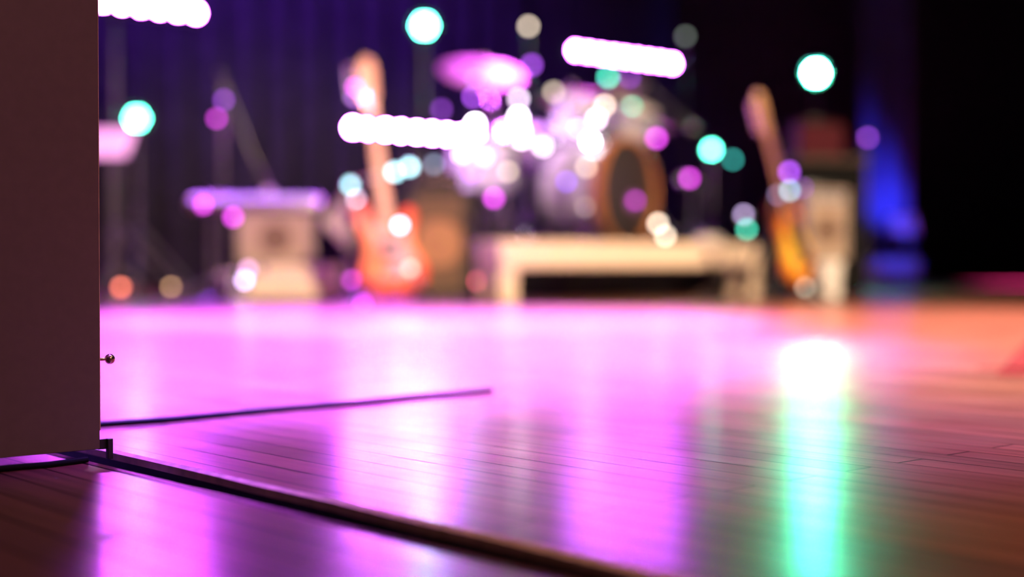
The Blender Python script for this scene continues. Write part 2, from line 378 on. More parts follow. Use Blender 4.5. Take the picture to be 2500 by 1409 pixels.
def par_can(label, px, py, Y, face=None, s=1.0, leds=7, m=None, wide=1.0):
    c = at(px, py, Y)
    d = Vector(face) if face is not None else (Vector((0, 0, H)) - c)
    t = thing('par_can', label, 'stage light', c, rot=aim(d), group='green par lights')
    w = MB(); w.lathe([(0.03, -0.17), (0.07 * s, -0.13), (0.088 * s, -0.05), (0.092 * s, 0.035), (0.086 * s, 0.035), (0.083 * s, -0.012), (0.0, -0.012)], n=32); w.build('housing', BLACK, t)
    w = MB(); w.lathe([(0.080 * s, -0.011), (0.080 * s, -0.008), (0.0, -0.008)], n=32); w.build('lens_plate', DKSTEEL, t)
    for i in range(leds):
        a = i * PI / 3; R_ = 0.0 if i == 6 else 0.040 * s
        w = MB(); w.lathe([(0.019 * s, 0), (0.018 * s, 0.006), (0.008 * s, 0.010)], (R_ * math.cos(a), R_ * math.sin(a), -0.008), (0, 0, 1), 16)
        w.build('led_lens', m or GREEN_L, t)
    w = MB(); w.tube([(0.105 * s, 0, -0.06), (0.105 * s, 0, -0.15), (0.07 * s, 0, -0.20), (-0.07 * s, 0, -0.20), (-0.105 * s, 0, -0.15), (-0.105 * s, 0, -0.06)], 0.007)
    w.cyl((0.088 * s, 0, -0.06), (0.118 * s, 0, -0.06), 0.014); w.cyl((-0.088 * s, 0, -0.06), (-0.118 * s, 0, -0.06), 0.014); w.build('yoke', BLACKM, t)
    return t, c, d.normalized()

_, c1 = led_bar('purple led bar at the top left, half hidden by the dark door panel', 108, -14, 8.4, lens=glow('magenta_purple_led', (0.72, 0.08, 1.0), 720.0))
light_stand('grey tripod stand at far left holding the topmost led bar', c1.x + E1.x * -0.09, c1.y + E1.y * -0.09, c1.z - 0.085)
_, c2 = led_bar('purple led bar lowest of the three, behind the red bass guitar neck', 862, 312, 8.9, lens=glow('bright_purple_led', (0.66, 0.10, 1.0), 950.0))
light_stand('grey tripod stand behind the bass amplifier under the lowest led bar', c2.x - E1.x * 0.09, c2.y - E1.y * 0.09, c2.z - 0.085)
_, c3 = led_bar('purple led bar high above the right half of the drum kit', 1405, 125, 10.1)
light_stand('grey tripod stand behind the drum kit under the high led bar', c3.x - E1.x * 0.09, c3.y - E1.y * 0.09, c3.z - 0.085)
def par_on_stand(lab, slab, *a, **k):
    t, c, d = par_can(lab, *a, **k); q = c - d * 0.20
    light_stand(slab, q.x, q.y, q.z - 0.004)
par_on_stand('green par light at the top, above the large purple cymbal', 'grey tripod stand of the green par light above the purple cymbal', 1037, 65, 10.6)
par_on_stand('green par light on the right, alone against the black curtain', 'black-grey tripod stand of the lone green par light at right', 1990, 180, 12.4, m=BRIGHT_GREEN)
par_on_stand('green par light at far left beside the pink lit music stand', 'grey tripod stand of the green par light beside the music stand', 336, 290, 9.2, s=0.86, m=glow('soft_green_led', (0.10, 1.0, 0.66), 60.0))
par_on_stand('small green par light low at right, left of the sunburst guitar', 'short stand of the small green par light left of the sunburst guitar', 1736, 366, 9.6, s=0.5, m=glow('soft_green_led', (0.10, 1.0, 0.66), 60.0))

# ------------------------------------------------------------------ drum riser, bench
KR = RZ                                              # the kit faces E1
rz0 = ground(1110, 8.10) + E2 * 0.05 + E1 * 0.85                             # left end of the riser's front edge
t = thing('drum_riser', 'low black drum riser behind the cream bench', 'platform', rz0, KR)
MB().box((0.90, 0.82, 0.265), (1.80, 1.64, 0.04)).build('deck', BLACK, t, bevel=0.004)
MB().box((0.90, 0.02, 0.12), (1.76, 0.02, 0.24)).build('front_skirt', BLACK, t)
MB().box((0.02, 0.82, 0.12), (0.02, 1.58, 0.24)).build('side_skirt', BLACK, t)
RTOP = 0.285

b0 = ground(1229, 6.72)
t = thing('bench', 'long low cream bench with block legs in front of the drum kit', 'bench', b0, RZ)
MB().box((0.94, 0.09, 0.232), (1.92, 0.20, 0.135)).build('seat', CREAM, t, bevel=0.014)
for x, lw in ((0.04, 0.11), (1.855, 0.075)):
    for y in (0.03, 0.15): MB().box((x, y, 0.0825), (lw, 0.05, 0.165)).build('leg', CREAM, t, bevel=0.004)

pt = b0 + E2 * 1.56 - E1 * 0.09; pt.z = 0.2995
w = MB(); w.lathe([(0.0, 0), (0.085, 0.0), (0.10, 0.012), (0.095, 0.03), (0.06, 0.045), (0.0, 0.05)], n=20)
o = w.build('folded_towel', TOWEL); o.location = pt; o.scale = (0.85, 0.7, 0.85); tag(o, 'crumpled white towel on the right end of the cream bench', 'towel')

# ------------------------------------------------------------------ drums
def drum(name, label, c, ax, r, depth, shell=PEARL, hoop=CHROME, head=SKIN, nl=8, hoop_d=0.03, front=None, lugs=2, cat='drum', hoop_t=0.008):
    """local z is the drum's axis, origin at the middle of the shell"""
    t = thing(name, label, cat, c, rot=aim(ax))
    h = depth / 2
    w = MB(); w.lathe([(r, -h), (r, h), (r - 0.008, h), (r - 0.008, -h)], n=56, closed=True); w.build('shell', shell, t)
    for s_ in (-1, 1):
        w = MB(); z = s_ * (h + 0.004)
        w.lathe([(r + 0.002, z), (r - 0.004, z + s_ * 0.004), (0.0, z + s_ * 0.005)] if s_ > 0 else [(0.0, z - 0.005), (r - 0.004, z - 0.004), (r + 0.002, z)], n=48)
        hd = w.build('head', front if (front is not None and s_ > 0) else head, t)
        w = MB(); z0, z1 = s_ * (h - hoop_d * 0.45), s_ * (h + hoop_d * 0.55)
        w.lathe([(r + 0.004, z0), (r + 0.004 + hoop_t, z0), (r + 0.004 + hoop_t, z1), (r + 0.002, z1)], n=56, closed=True)
        w.build('hoop', hoop if s_ > 0 or hoop is CHROME else BLACKM, t, bevel=0.002)
    for i in range(nl):
        a = 2 * PI * (i + 0.5) / nl; d = Vector((math.cos(a), math.sin(a), 0))
        w = MB()
        for s_ in ((-1, 1) if lugs == 2 else (0,)):
            w.lathe([(0.004, 0), (0.012, 0.002), (0.012, 0.012), (0.008, 0.019), (0.0, 0.021)], d * (r - 0.002) + Vector((0, 0, s_ * h * 0.62)), d, 12)
        w.cyl(d * (r + 0.013) + Vector((0, 0, -h)), d * (r + 0.013) + Vector((0, 0, h)), 0.004, n=8)
        w.build('lug', CHROME, t)
    return t
bdn = Vector((0.80, -0.60, 0)).normalized()
bd_c = at(1527, 470, 8.05); bd_c.z = RTOP + 0.305 + 0.005
bd = drum('bass_drum', 'large bass drum with black front head and wooden hoop facing right', bd_c - bdn * 0.20, bdn, 0.285, 0.40, PEARL, MAPLE, SKIN, 8, 0.055, DARKSKIN, hoop_t=0.018)
# violet disc paints a reflection low on the front head; spurs at the sides
w = MB(); w.lathe([(0.050, 0.2065), (0.050, 0.2095), (0.044, 0.2105), (0.0, 0.2108)], n=28)
o = w.build('painted_head_glint', mat('painted_violet_glint', (0.42, 0.16, 0.50), 0.35, 0.2), bd); o['label'] = 'round violet reflection painted on the head'
o.location = (0.07, -0.06, 0); 
for s_ in (-1, 1):
    w = MB(); q = aim(bdn).to_matrix().inverted()
    a = q @ (Vector((-bdn.y, bdn.x, 0)) * s_ * 0.27 + bdn * 0.1 + Vector((0, 0, -0.12))); b = q @ (Vector((-bdn.y, bdn.x, 0)) * s_ * 0.36 + bdn * 0.20 + Vector((0, 0, -0.302)))
    w.tube([a, b], 0.009); w.build('spur', CHROME, bd)

def P8(px, py, Y=8.3): return at(px, py, Y)
t1 = drum('rack_tom', 'small pearl tom mounted above the left side of the bass drum', P8(1415, 296, 8.55), Vector((0.25, -0.35, 0.90)), 0.15, 0.20)
t2 = drum('rack_tom', 'small pearl tom mounted above the right side of the bass drum', P8(1538, 300, 8.75), Vector((0.30, -0.32, 0.90)), 0.14, 0.18)
for tt, pc in ((t1, P8(1415, 296, 8.55)), (t2, P8(1538, 300, 8.75))):
    w = MB(); q = tt.rotation_euler.to_matrix().inverted()
    top = bd_c - bdn * 0.2 + Vector((0, 0, 0.295)) - pc
    w.tube([q @ (Vector((0.02, 0.03, -0.12))), q @ (top * 0.6 + Vector((0, 0, 0.05))), q @ top], 0.012); w.build('mount_arm', CHROME, tt)
sn_c = P8(1290, 345, 8.75)
sn = drum('snare_drum', 'shallow chrome snare drum on a stand left of the toms', sn_c, Vector((0.1, -0.22, 0.97)), 0.178, 0.14, CHROME)
def tripod_under(root, zc, zfloor, m=CHROME, spread=0.26, basket=0.13, rtube=0.010):
    q = root.rotation_euler.to_matrix().inverted(); c = Vector(root.location)
    w = MB(); w.cyl(q @ Vector((0, 0, -zc)), q @ Vector((0, 0, zfloor - c.z + 0.14)), rtube); w.build('stand_tube', m, root)
    for k in range(3):
        a = k * 2 * PI / 3 + 0.4; d = Vector((math.cos(a), math.sin(a), 0))
        w = MB(); w.tube([q @ (Vector((0, 0, zfloor - c.z + 0.26)) + d * 0.01), q @ (Vector((0, 0, zfloor - c.z + 0.10)) + d * spread * 0.7), q @ (Vector((0, 0, zfloor - c.z + 0.008)) + d * spread)], 0.008); w.build('stand_leg', m, root)
tripod_under(sn, 0.075, RTOP)
ft_c = P8(1178, 402, 8.45)
ft = drum('floor_tom', 'large pearl floor tom on chrome legs at the left of the kit', ft_c, Vector((0.02, -0.05, 1)), 0.19, 0.30, nl=8)
qf = ft.rotation_euler.to_matrix().inverted()
for k in range(3):
    a = k * 2 * PI / 3 - 0.9; d = Vector((math.cos(a), math.sin(a), 0))
    w = MB(); w.tube([qf @ (d * 0.205 + Vector((0, 0, 0.06))), qf @ (d * 0.205 + Vector((0, 0, -0.2))), qf @ (d * 0.235 + Vector((0, 0, RTOP + 0.006 - ft_c.z)))], 0.008); w.build('leg', CHROME, ft)
# black drum throne behind
t = thing('drum_throne', 'round padded drum stool behind the snare drum', 'stool', (P8(1345, 400, 9.25).x, 9.25, RTOP), 0.3)
w = MB(); w.lathe([(0.0, 0.50), (0.15, 0.50), (0.17, 0.53), (0.165, 0.57), (0.12, 0.585), (0.0, 0.59)], n=32); w.build('seat', TOLEX, t)
w = MB(); w.cyl((0, 0, 0.15), (0, 0, 0.5), 0.014); w.build('post', CHROME, t)
for k in range(3):
    a = k * 2 * PI / 3; d = Vector((math.cos(a), math.sin(a), 0))
    w = MB(); w.tube([d * 0.01 + Vector((0, 0, 0.3)), d * 0.25 + Vector((0, 0, 0.008))], 0.01); w.build('leg', CHROME, t)

def cymbal_stand(label, c, tilt, r, base_dx=(0, 0), zf=RTOP, group='cymbals of the drum kit', m=BRASS, boom=None, ball=0.022):
    """c: the cymbal's centre; root on the floor below"""
    bx, by = c.x + base_dx[0], c.y + base_dx[1]
    t = thing('cymbal_stand', label, 'cymbal', (bx, by, zf), 0, group)
    l = Vector((c.x - bx, c.y - by, c.z - zf)); n = Vector(tilt).normalized()
    w = MB(); prof = [(r, 0.0), (r * 0.8, 0.012), (r * 0.45, 0.026), (r * 0.2, 0.034), (r * 0.17, 0.045), (r * 0.09, 0.058), (0.006, 0.060), (0.006, 0.057), (r * 0.085, 0.055), (r * 0.16, 0.042), (r * 0.19, 0.031), (r * 0.45, 0.023), (r * 0.8, 0.009), (r, -0.002)]
    w.lathe([(a, h - 0.05) for a, h in prof], l, n, 56, True); w.build('cymbal', m, t)
    w = MB(); w.ball(l + n * 0.040, ball, 18, 12); w.cyl(l + n * 0.0, l + n * 0.045, 0.006); w.build('wing_nut', CHROME, t)
    el = Vector((0, 0, l.z - 0.10)) if (base_dx == (0, 0)) else Vector((0, 0, l.z - 0.22))
    w = MB(); w.tube([el, l - n * 0.055], 0.008); w.build('tilter_arm', CHROME, t)
    w = MB(); w.cyl((0, 0, 0.16), el, 0.011); w.build('tube', CHROME, t)
    w = MB(); w.cyl(el * 0.55 - Vector((0, 0, 0.02)), el * 0.55 + Vector((0, 0, 0.02)), 0.018); w.cyl(el + Vector((-0.02, 0, 0)), el + Vector((0.02, 0, 0)), 0.018); w.build('clamp', CHROME, t)
    for k in range(3):
        a = k * 2 * PI / 3 + 0.2; d = Vector((math.cos(a), math.sin(a), 0))
        w = MB(); w.tube([d * 0.012 + Vector((0, 0, 0.30)), d * 0.26 + Vector((0, 0, 0.008))], 0.009); w.build('leg', CHROME, t)
    return t
cymbal_stand('large purple lit cymbal high over the floor tom, left of the kit', P8(1178, 160, 8.75), (0.12, -0.42, 0.90), 0.26, (0.06, 0.22))
cymbal_stand('bronze cymbal in the middle behind the toms', P8(1395, 225, 9.45), (0.0, -0.35, 0.93), 0.20, (0.10, 0.10))
cymbal_stand('bronze cymbal with green glint, right under the high led bar', P8(1500, 205, 8.85), (-0.25, -0.25, 0.93), 0.19, (0.12, 0.10))
hh = cymbal_stand('pair of hi-hat cymbals at the right edge of the kit', P8(1578, 292, 9.15), (0.05, -0.12, 1), 0.17)
w = MB(); l = Vector((0, 0, P8(1578, 292, 9.15).z - RTOP))
w.lathe([(0.17, -0.064), (0.08, -0.080), (0.03, -0.098), (0.008, -0.10), (0.008, -0.098), (0.03, -0.095), (0.08, -0.077), (0.17, -0.062)], l, (0.05, -0.12, 1), 48, True); w.build('lower_cymbal', BRASS, hh)

# microphones over and around the kit: silver ball grilles that catch the lamps
def mic_stand(label, base, head, zf=0.0, elbow=None, m=POLE, group=None, ball=0.028, tail=0.0, r=0.009, spread=0.27):
    t = thing('microphone_stand', label, 'microphone stand', (base[0], base[1], zf), 0, group)
    h = Vector((head[0] - base[0], head[1] - base[1], head[2] - zf)); el = Vector((0, 0, h.z - 0.02))
    if elbow is not None: el = Vector((0, 0, elbow))
    w = MB(); w.cyl((0, 0, 0.03), el, r); w.build('pole', m, t)
    d = (h - el).normalized()
    w = MB(); w.tube([el - d * tail, el, h - d * 0.10], r * 0.8); w.build('boom_arm', m, t)
    w = MB(); w.cyl(el - Vector((0, 0, 0.025)), el + Vector((0, 0, 0.025)), r * 1.9); w.ball(el + Vector((0.0, -0.022, 0)), 0.016); w.build('clutch', BLACKM, t)
    mc = MB(); mc.lathe([(0.008, -0.17), (0.014, -0.15), (0.019, -0.05), (0.022, -0.03), (0.0225, -0.02)], h, d, 18); mo = mc.build('microphone', BLACKM, t)
    mg = MB(); mg.ball(h, ball, 20, 14, 1.05, d); mg.build('grille', SILVER, mo)
    for k in range(3):
        a = k * 2 * PI / 3 + 0.9; e = Vector((math.cos(a), math.sin(a), 0))
        w = MB(); w.tube([e * 0.012 + Vector((0, 0, 0.13)), e * spread + Vector((0, 0, 0.010))], r * 0.85); w.build('leg', m, t)
    return t
def ms(label, bpx, Y, hpx, hpy, zf=0.0, elbow_y=None, hY=None, **k):
    b = ground(bpx, Y); h = at(hpx, hpy, hY or Y)
    el = None if elbow_y is None else at(bpx, elbow_y, Y).z - zf
    return mic_stand(label, (b.x, b.y), h, zf, el, **k)
ms('boom microphone stand over the left edge of the drum kit', 1290, 10.1, 1268, 300, RTOP * 0, 75, hY=9.0, ball=0.034)
ms('boom microphone stand reaching across the right side of the drum kit', 1560, 9.9, 1690, 312, 0.0, 195, ball=0.03, tail=0.12, m=POLE)
ms('short microphone stand between the bass drum and the small par light', 1692, 8.75, 1668, 440, RTOP, ball=0.03)
ms('tall boom microphone stand behind the keyboard at left', 545, 7.95, 655, 470, 0.0, 195, ball=0.03, tail=0.05, r=0.009)
ms('microphone stand at far right in front of the blue lit drape', 2115, 9.3, 2117, 336, 0.0, ball=0.03)
ms('microphone on a low stand in front of the floor tom', 1185, 7.75, 1198, 485, 0.0, spread=0.14, ball=0.03)

# ------------------------------------------------------------------ guitars
def outline(pts, sub=5):
    out = []; n = len(pts)
    for i in range(n):
        p0, p1, p2, p3 = (Vector(pts[(i + k - 1) % n]) for k in range(4))
        for k in range(sub):
            t = k / sub
            out.append(tuple(0.5 * ((2 * p1) + (p2 - p0) * t + (2 * p0 - 5 * p1 + 4 * p2 - p3) * t * t + (3 * p1 - p0 - 3 * p2 + p3) * t ** 3)))
    return out
def guitar(label, loc, rot, body_mat, total=1.12, strings=4, guard=PLATE, wide=1.0, board=ROSE):
    """local z up the neck, local -y is the front; origin at the bottom of the body"""
    t = thing('bass_guitar' if strings == 4 else 'electric_guitar', label, 'guitar', loc, rot=rot)
    W = wide
    body = outline([(0.0, 0.0), (0.10 * W, 0.012), (0.155 * W, 0.075), (0.150 * W, 0.15), (0.112 * W, 0.23), (0.118 * W, 0.30), (0.140 * W, 0.36), (0.125 * W, 0.405), (0.085 * W, 0.395), (0.045 * W, 0.335),
                    (0.0, 0.315), (-0.045 * W, 0.335), (-0.08 * W, 0.42), (-0.115 * W, 0.465), (-0.145 * W, 0.43), (-0.135 * W, 0.34), (-0.112 * W, 0.26), (-0.130 * W, 0.18), (-0.160 * W, 0.10), (-0.10 * W, 0.015)])
    MB().prism(body, -0.02, 0.02, 0.007).build('body', body_mat, t)
    pg = outline([(0.02, 0.10), (0.09 * W, 0.09), (0.11 * W, 0.16), (0.075 * W, 0.22), (0.085 * W, 0.29), (0.07 * W, 0.34), (0.03, 0.31), (-0.03, 0.31), (-0.07 * W, 0.33), (-0.05, 0.25), (-0.03, 0.18)], 4)
    MB().prism(pg, -0.0225, -0.02).build('pickguard', guard, t)
    top = total - 0.21
    w = MB(); w.prism([(-0.030, 0.28), (0.030, 0.28), (0.021, top), (-0.021, top)], -0.030, -0.008, 0.004); w.build('neck', NECK, t)
    w = MB(); w.prism([(-0.030, 0.27), (0.030, 0.27), (0.021, top), (-0.021, top)], -0.034, -0.0302); w.build('fingerboard', board, t)
    hs = outline([(-0.021, top - 0.005), (0.021, top - 0.005), (0.036, top + 0.03), (0.040, top + 0.09), (0.043, top + 0.15), (0.030, top + 0.20), (-0.006, top + 0.21), (-0.036, top + 0.17), (-0.042, top + 0.10), (-0.040, top + 0.04)], 4)
    w = MB(); w.prism(hs, -0.022, -0.006, 0.003); w.build('headstock', NECK, t)
    n = strings
    for i in range(n):
        z = top + 0.04 + 0.13 * i / (n - 1); w = MB()
        w.cyl((-0.028, -0.024, z), (-0.028, -0.040, z), 0.006); w.cyl((-0.04, -0.014, z), (-0.062, -0.014, z), 0.004); w.lathe([(0.004, 0), (0.016, 0.004), (0.019, 0.014), (0.014, 0.026), (0.0, 0.03)], (-0.060, -0.014, z), (-1, 0, 0), 14)
        w.build('tuning_peg', CHROME, t)
    w = MB()
    for z in (0.19, 0.255): w.box((0, -0.0275, z), (0.082, 0.012, 0.032))
    w.build('pickup', PICK, t, bevel=0.003)
    w = MB(); w.box((0, -0.026, 0.105), (0.085, 0.012, 0.045)); w.cyl((-0.03, -0.036, 0.105), (0.03, -0.036, 0.105), 0.007); w.build('bridge', CHROME, t, bevel=0.003)
    for i, (x, z) in enumerate(((0.085, 0.15), (0.098, 0.11), (0.095, 0.07))):
        w = MB(); w.lathe([(0.011, 0), (0.011, 0.012), (0.009, 0.016), (0.0, 0.0165)], (x * W, -0.022, z), (0, -1, 0), 16); w.build('control_knob', CHROME, t)
    w = MB()
    for i in range(n):
        x = -0.02 + 0.04 * i / (n - 1); w.tube([(x, -0.037, 0.10), (x * 0.75, -0.0375, top + 0.005), (-0.02, -0.030, top + 0.04 + 0.13 * i / (n - 1))], 0.0008, 5)
    w.build('strings', SILVER, t)
    return t
def guitar_stand(label, loc, rz, h=0.50):
    t = thing('guitar_stand', label, 'stand', loc, rz)
    for x in (-1, 1):
        w = MB(); w.tube([(x * 0.02, 0.10, h), (x * 0.10, 0.03, 0.16), (x * 0.15, -0.10, 0.012)], 0.010); lg = w.build('front_leg', BLACKM, t)
        w = MB(); w.cyl((x * 0.15, -0.10, 0.0), (x * 0.15, -0.112, 0.03), 0.014); w.build('rubber_foot', CHROME, lg)
        w = MB(); w.tube([(x * 0.10, 0.0, 0.10), (x * 0.10, -0.085, 0.085), (x * 0.10, -0.10, 0.13)], 0.010); w.build('cradle_arm', CHROME, t)
    w = MB(); w.tube([(0, 0.10, h), (0, 0.22, 0.25), (0, 0.32, 0.012)], 0.010); w.build('rear_leg', BLACKM, t)
    return t
def lean_rot(yaw, roll, back):
    return (Matrix.Rotation(yaw, 3, 'Z') @ Matrix.Rotation(roll, 3, 'Y') @ Matrix.Rotation(back, 3, 'X')).to_euler()
g1 = ground(966, 6.55, 0.035)
guitar('red bass guitar standing upright on a stand, pale neck leaning left', g1, lean_rot(0.25, -0.115, -0.10), REDG, 1.12, 4, PINKG, 1.0, NECK)
guitar_stand('black guitar stand with chrome feet under the red bass guitar', (g1.x - 0.01, g1.y + 0.02, 0), 0.25)
g2 = at(1958, 690, 7.2)
guitar('sunburst electric guitar on a stand at right, turned nearly edge-on', g2, lean_rot(0.95, -0.36, -0.10), AMBERN, 1.0, 6, PICK, 0.92)
guitar_stand('black guitar stand under the sunburst guitar at right', (g2.x - 0.03, g2.y + 0.06, 0), 0.8, 0.45)

# ------------------------------------------------------------------ amplifiers and cases on the left
def amp(name, label, loc, rz, wdh, cover, cloth, cone=0.38, dark=False, handle=True, cat='amplifier', knobs=5, fr=0.025, cone_m=None):
    w_, d_, h_ = wdh
    t = thing(name, label, cat, loc, rz)
    b = MB()
    b.box((0, 0.012, h_ / 2), (w_, d_ - 0.024, h_)); 
    for s_ in (-1, 1):
        b.box((s_ * (w_ / 2 - fr / 2), -d_ / 2 + 0.012, h_ / 2), (fr, 0.024, h_)); b.box((0, -d_ / 2 + 0.012, h_ / 2 + s_ * (h_ / 2 - fr / 2)), (w_ - 2 * fr, 0.024, fr))
    b.build('cabinet', cover, t, bevel=0.005)
    top = h_ - fr - (0.055 if knobs else 0)
    g = MB(); g.box((0, -d_ / 2 + 0.016, (fr + top) / 2), (w_ - 2 * fr, 0.012, top - fr)); gr = g.build('grille', cloth, t)
    r = min(w_ - 2 * fr, top - fr) * cone
    g = MB(); g.lathe([(r, 0.0), (r, 0.004), (r * 0.93, 0.006), (r * 0.86, 0.002), (r * 0.35, 0.001), (r * 0.30, 0.005), (0, 0.008)], (0, -d_ / 2 + 0.0098, (fr + top) / 2), (0, -1, 0), 36); g.build('speaker_cone', cone_m or CONE, gr)
    if knobs:
        g = MB(); g.box((0, -d_ / 2 + 0.008, h_ - fr - 0.026), (w_ - 2 * fr, 0.012, 0.048)); cp = g.build('control_panel', SILVER if not dark else PICK, t)
        for i in range(knobs):
            g = MB(); g.lathe([(0.009, 0), (0.008, 0.012), (0, 0.013)], ((i - (knobs - 1) / 2) * (w_ - 0.1) / knobs, -d_ / 2 + 0.002, h_ - fr - 0.026), (0, -1, 0), 12); g.build('knob', CHROME, cp)
    if handle:
        g = MB(); g.tube([(-0.09, 0, h_), (-0.08, 0, h_ + 0.022), (0.08, 0, h_ + 0.022), (0.09, 0, h_)], 0.009); g.build('handle', PICK, t)
    return t
cz = ground(715, 6.95)
t = thing('equipment_case', 'cream equipment case lying on the floor at left', 'case', cz, 0.06)
MB().box((0, 0.02, 0.095), (0.45, 0.26, 0.155)).build('body', CREAM, t, bevel=0.008)
MB().box((0, 0.02, 0.1775), (0.455, 0.265, 0.012)).build('lid', CREAM, t, bevel=0.004)
for x in (-0.19, 0.19):
    for y in (-0.08, 0.12):
        w = MB(); w.cyl((x, y, 0), (x, y, 0.02), 0.018); w.build('foot', RUBBER, t)
for x in (-0.14, 0.14): MB().box((x, -0.114, 0.165), (0.035, 0.008, 0.04)).build('latch', CHROME, t, bevel=0.002)
amp('guitar_amplifier', 'small tan amplifier standing on the cream case at left', (ground(676, 7.0).x, 7.0, 0.184), 0.10, (0.37, 0.20, 0.255), TANTOLEX, TAN, 0.36, knobs=0, handle=False)
# keyboard lying across the amplifier and its stand
kp = at(622, 500, 6.98); kp.z = 0.463
t = thing('keyboard', 'slim silver keyboard lit purple, lying across the small amplifier', 'keyboard', (kp.x, 7.0, 0.4625), rot=(0.19, 0, 0.02))
MB().box((0, 0, 0.025), (0.64, 0.20, 0.046)).build('body', SILVER, t, bevel=0.02)
w = MB()
for i in range(22): w.box((-0.289 + i * 0.0275, -0.035, 0.0525), (0.0255, 0.11, 0.009))
w.build('white_keys', WHITE, t, smooth=False)
w = MB()
for i in range(22):
    if i % 7 not in (2, 6): w.box((-0.275 + i * 0.0275, -0.005, 0.060), (0.013, 0.06, 0.008))
w.build('black_keys', PICK, t, smooth=False)
for x in (-0.25, -0.2, 0.24):
    w = MB(); w.lathe([(0.012, 0), (0.011, 0.014), (0.0, 0.016)], (x, 0.07, 0.047), (0, 0, 1), 14); w.build('knob', CHROME, t)
bx = ground(513, 7.0)
t = thing('keyboard_stand', 'thin dark stand leg carrying the left end of the keyboard', 'stand', (bx.x, 7.02, 0))
w = MB(); w.tube([(0, 0, 0.03), (0, 0, 0.445)], 0.011); w.build('post', POLE, t)
w = MB(); w.box((0, -0.02, 0.4535), (0.05, 0.16, 0.006), rot=Matrix.Rotation(0.19, 3, 'X')); w.build('rest', POLE, t)
w = MB(); w.lathe([(0.08, 0), (0.08, 0.008), (0.03, 0.02), (0.012, 0.04), (0, 0.04)], n=28); w.build('round_base', BLACKM, t)
# chrome snare-like pot left of the cream case (drum pedal and wedge)
wx = ground(505, 7.15)
t = thing('wedge_monitor', 'low dark wedge floor monitor left of the cream case', 'speaker', (wx.x, 7.25, 0), 0.25)
w = MB(); w.prism([(-0.18, 0), (0.17, 0), (0.17, 0.13), (0.10, 0.15)], -0.13, 0.13, 0.004); w.build('cabinet', TOLEX, t)
w = MB(); sl = math.atan2(0.15, 0.28); w.box((-0.045, 0, 0.080), (0.26, 0.22, 0.006), rot=Matrix.Rotation(-sl, 3, 'Y')); w.build('grille', DKSTEEL, t)
ch = ground(598, 6.75)
t = thing('kick_pedal', 'shiny chrome foot pedal beside the left end of the cream case', 'pedal', (ch.x - 0.03, 6.66, 0), 0.3)
MB().box((0, 0, 0.008), (0.09, 0.24, 0.012)).build('base_plate', CHROME, t, bevel=0.003)
MB().box((0, -0.02, 0.05), (0.07, 0.20, 0.010), rot=Matrix.Rotation(0.30, 3, 'X')).build('footboard', CHROME, t, bevel=0.003)
for s_ in (-1, 1): MB().box((s_ * 0.045, 0.09, 0.075), (0.012, 0.02, 0.15)).build('post', CHROME, t, bevel=0.003)
w = MB(); w.cyl((-0.06, 0.09, 0.145), (0.06, 0.09, 0.145), 0.009); w.ball((0.065, 0.09, 0.145), 0.024); w.ball((-0.065, 0.09, 0.145), 0.024); w.build('axle', CHROME, t)
w = MB(); w.tube([(0, 0.09, 0.145), (0, 0.10, 0.06)], 0.006); w.ball((0, 0.10, 0.055), 0.022); w.build('beater', WHITE, t)

bc = ground(1070, 7.85)
amp('bass_cabinet', 'tall dark bass cabinet with brown round speaker, right of the red bass', bc, 0.10, (0.35, 0.28, 0.60), TOLEX, GRILLE, 0.50, knobs=0, handle=False, fr=0.045, cone_m=mat('orange_brown_cone', (0.42, 0.20, 0.11), 0.7))
t = thing('amplifier_head', 'small dark amplifier head on top of the tall bass cabinet', 'amplifier', (bc.x + 0.01, bc.y, 0.60), 0.10)
MB().box((0, 0, 0.052), (0.24, 0.20, 0.088)).build('case', TOLEX, t, bevel=0.006)
MB().box((0, -0.101, 0.052), (0.20, 0.006, 0.06)).build('front_panel', BROWN, t)
for x in (-0.06, -0.02, 0.02, 0.06):
    w = MB(); w.lathe([(0.010, 0), (0.009, 0.012), (0, 0.013)], (x, -0.104, 0.052), (0, -1, 0), 14); w.build('knob', CHROME, t)
for x in (-0.09, 0.09):
    w = MB(); w.cyl((x, 0, 0), (x, 0, 0.01), 0.012); w.build('foot', RUBBER, t)

# chrome stand with a cloth between the small amplifier and the bass
sx = ground(862, 7.2)
t = thing('microphone_stand', 'chrome stand with short side arm behind the red bass guitar', 'microphone stand', (sx.x, 7.2, 0))
zt = at(862, 445, 7.2).z
w = MB(); w.cyl((0, 0, 0.02), (0, 0, zt), 0.013); w.build('pole', CHROME, t)
ar = at(1008, 405, 7.2) - Vector((sx.x, 7.2, 0)); ar2 = at(856, 448, 7.2) - Vector((sx.x, 7.2, 0))
w = MB(); w.tube([ar2, (ar + ar2) / 2 + Vector((0, 0, 0.008)), ar], 0.016); w.build('side_arm', CHROME, t)
for c_, r_ in ((ar2 + Vector((-0.01, -0.01, 0)), 0.032), (ar2 * 0.4 + ar * 0.6, 0.036), (ar, 0.03)):
    w = MB(); w.ball(c_, r_); w.build('clamp', CHROME, t)
w = MB(); w.ball(at(870, 490, 7.2) - Vector((sx.x, 7.22, 0)), 0.030); w.build('knob', CHROME, t)
w = MB(); w.lathe([(0.09, 0), (0.09, 0.010), (0.04, 0.026), (0.015, 0.05), (0, 0.05)], n=28); w.build('round_base', BLACKM, t)
w = MB(); n_ = 8
pA, pB, pC = at(852, 452, 7.3), at(786, 545, 7.3), at(850, 612, 7.3)
vs = []; fs = []
for i in range(n_ + 1):
    a = pA.lerp(pB, i / n_); b = pA.lerp(pC, i / n_)
    for k_ in range(n_ + 1):
        p = a.lerp(b, k_ / n_); vs.append(p + Vector((0, 0.012 * math.sin(k_ * 1.6) * i / n_, 0)))
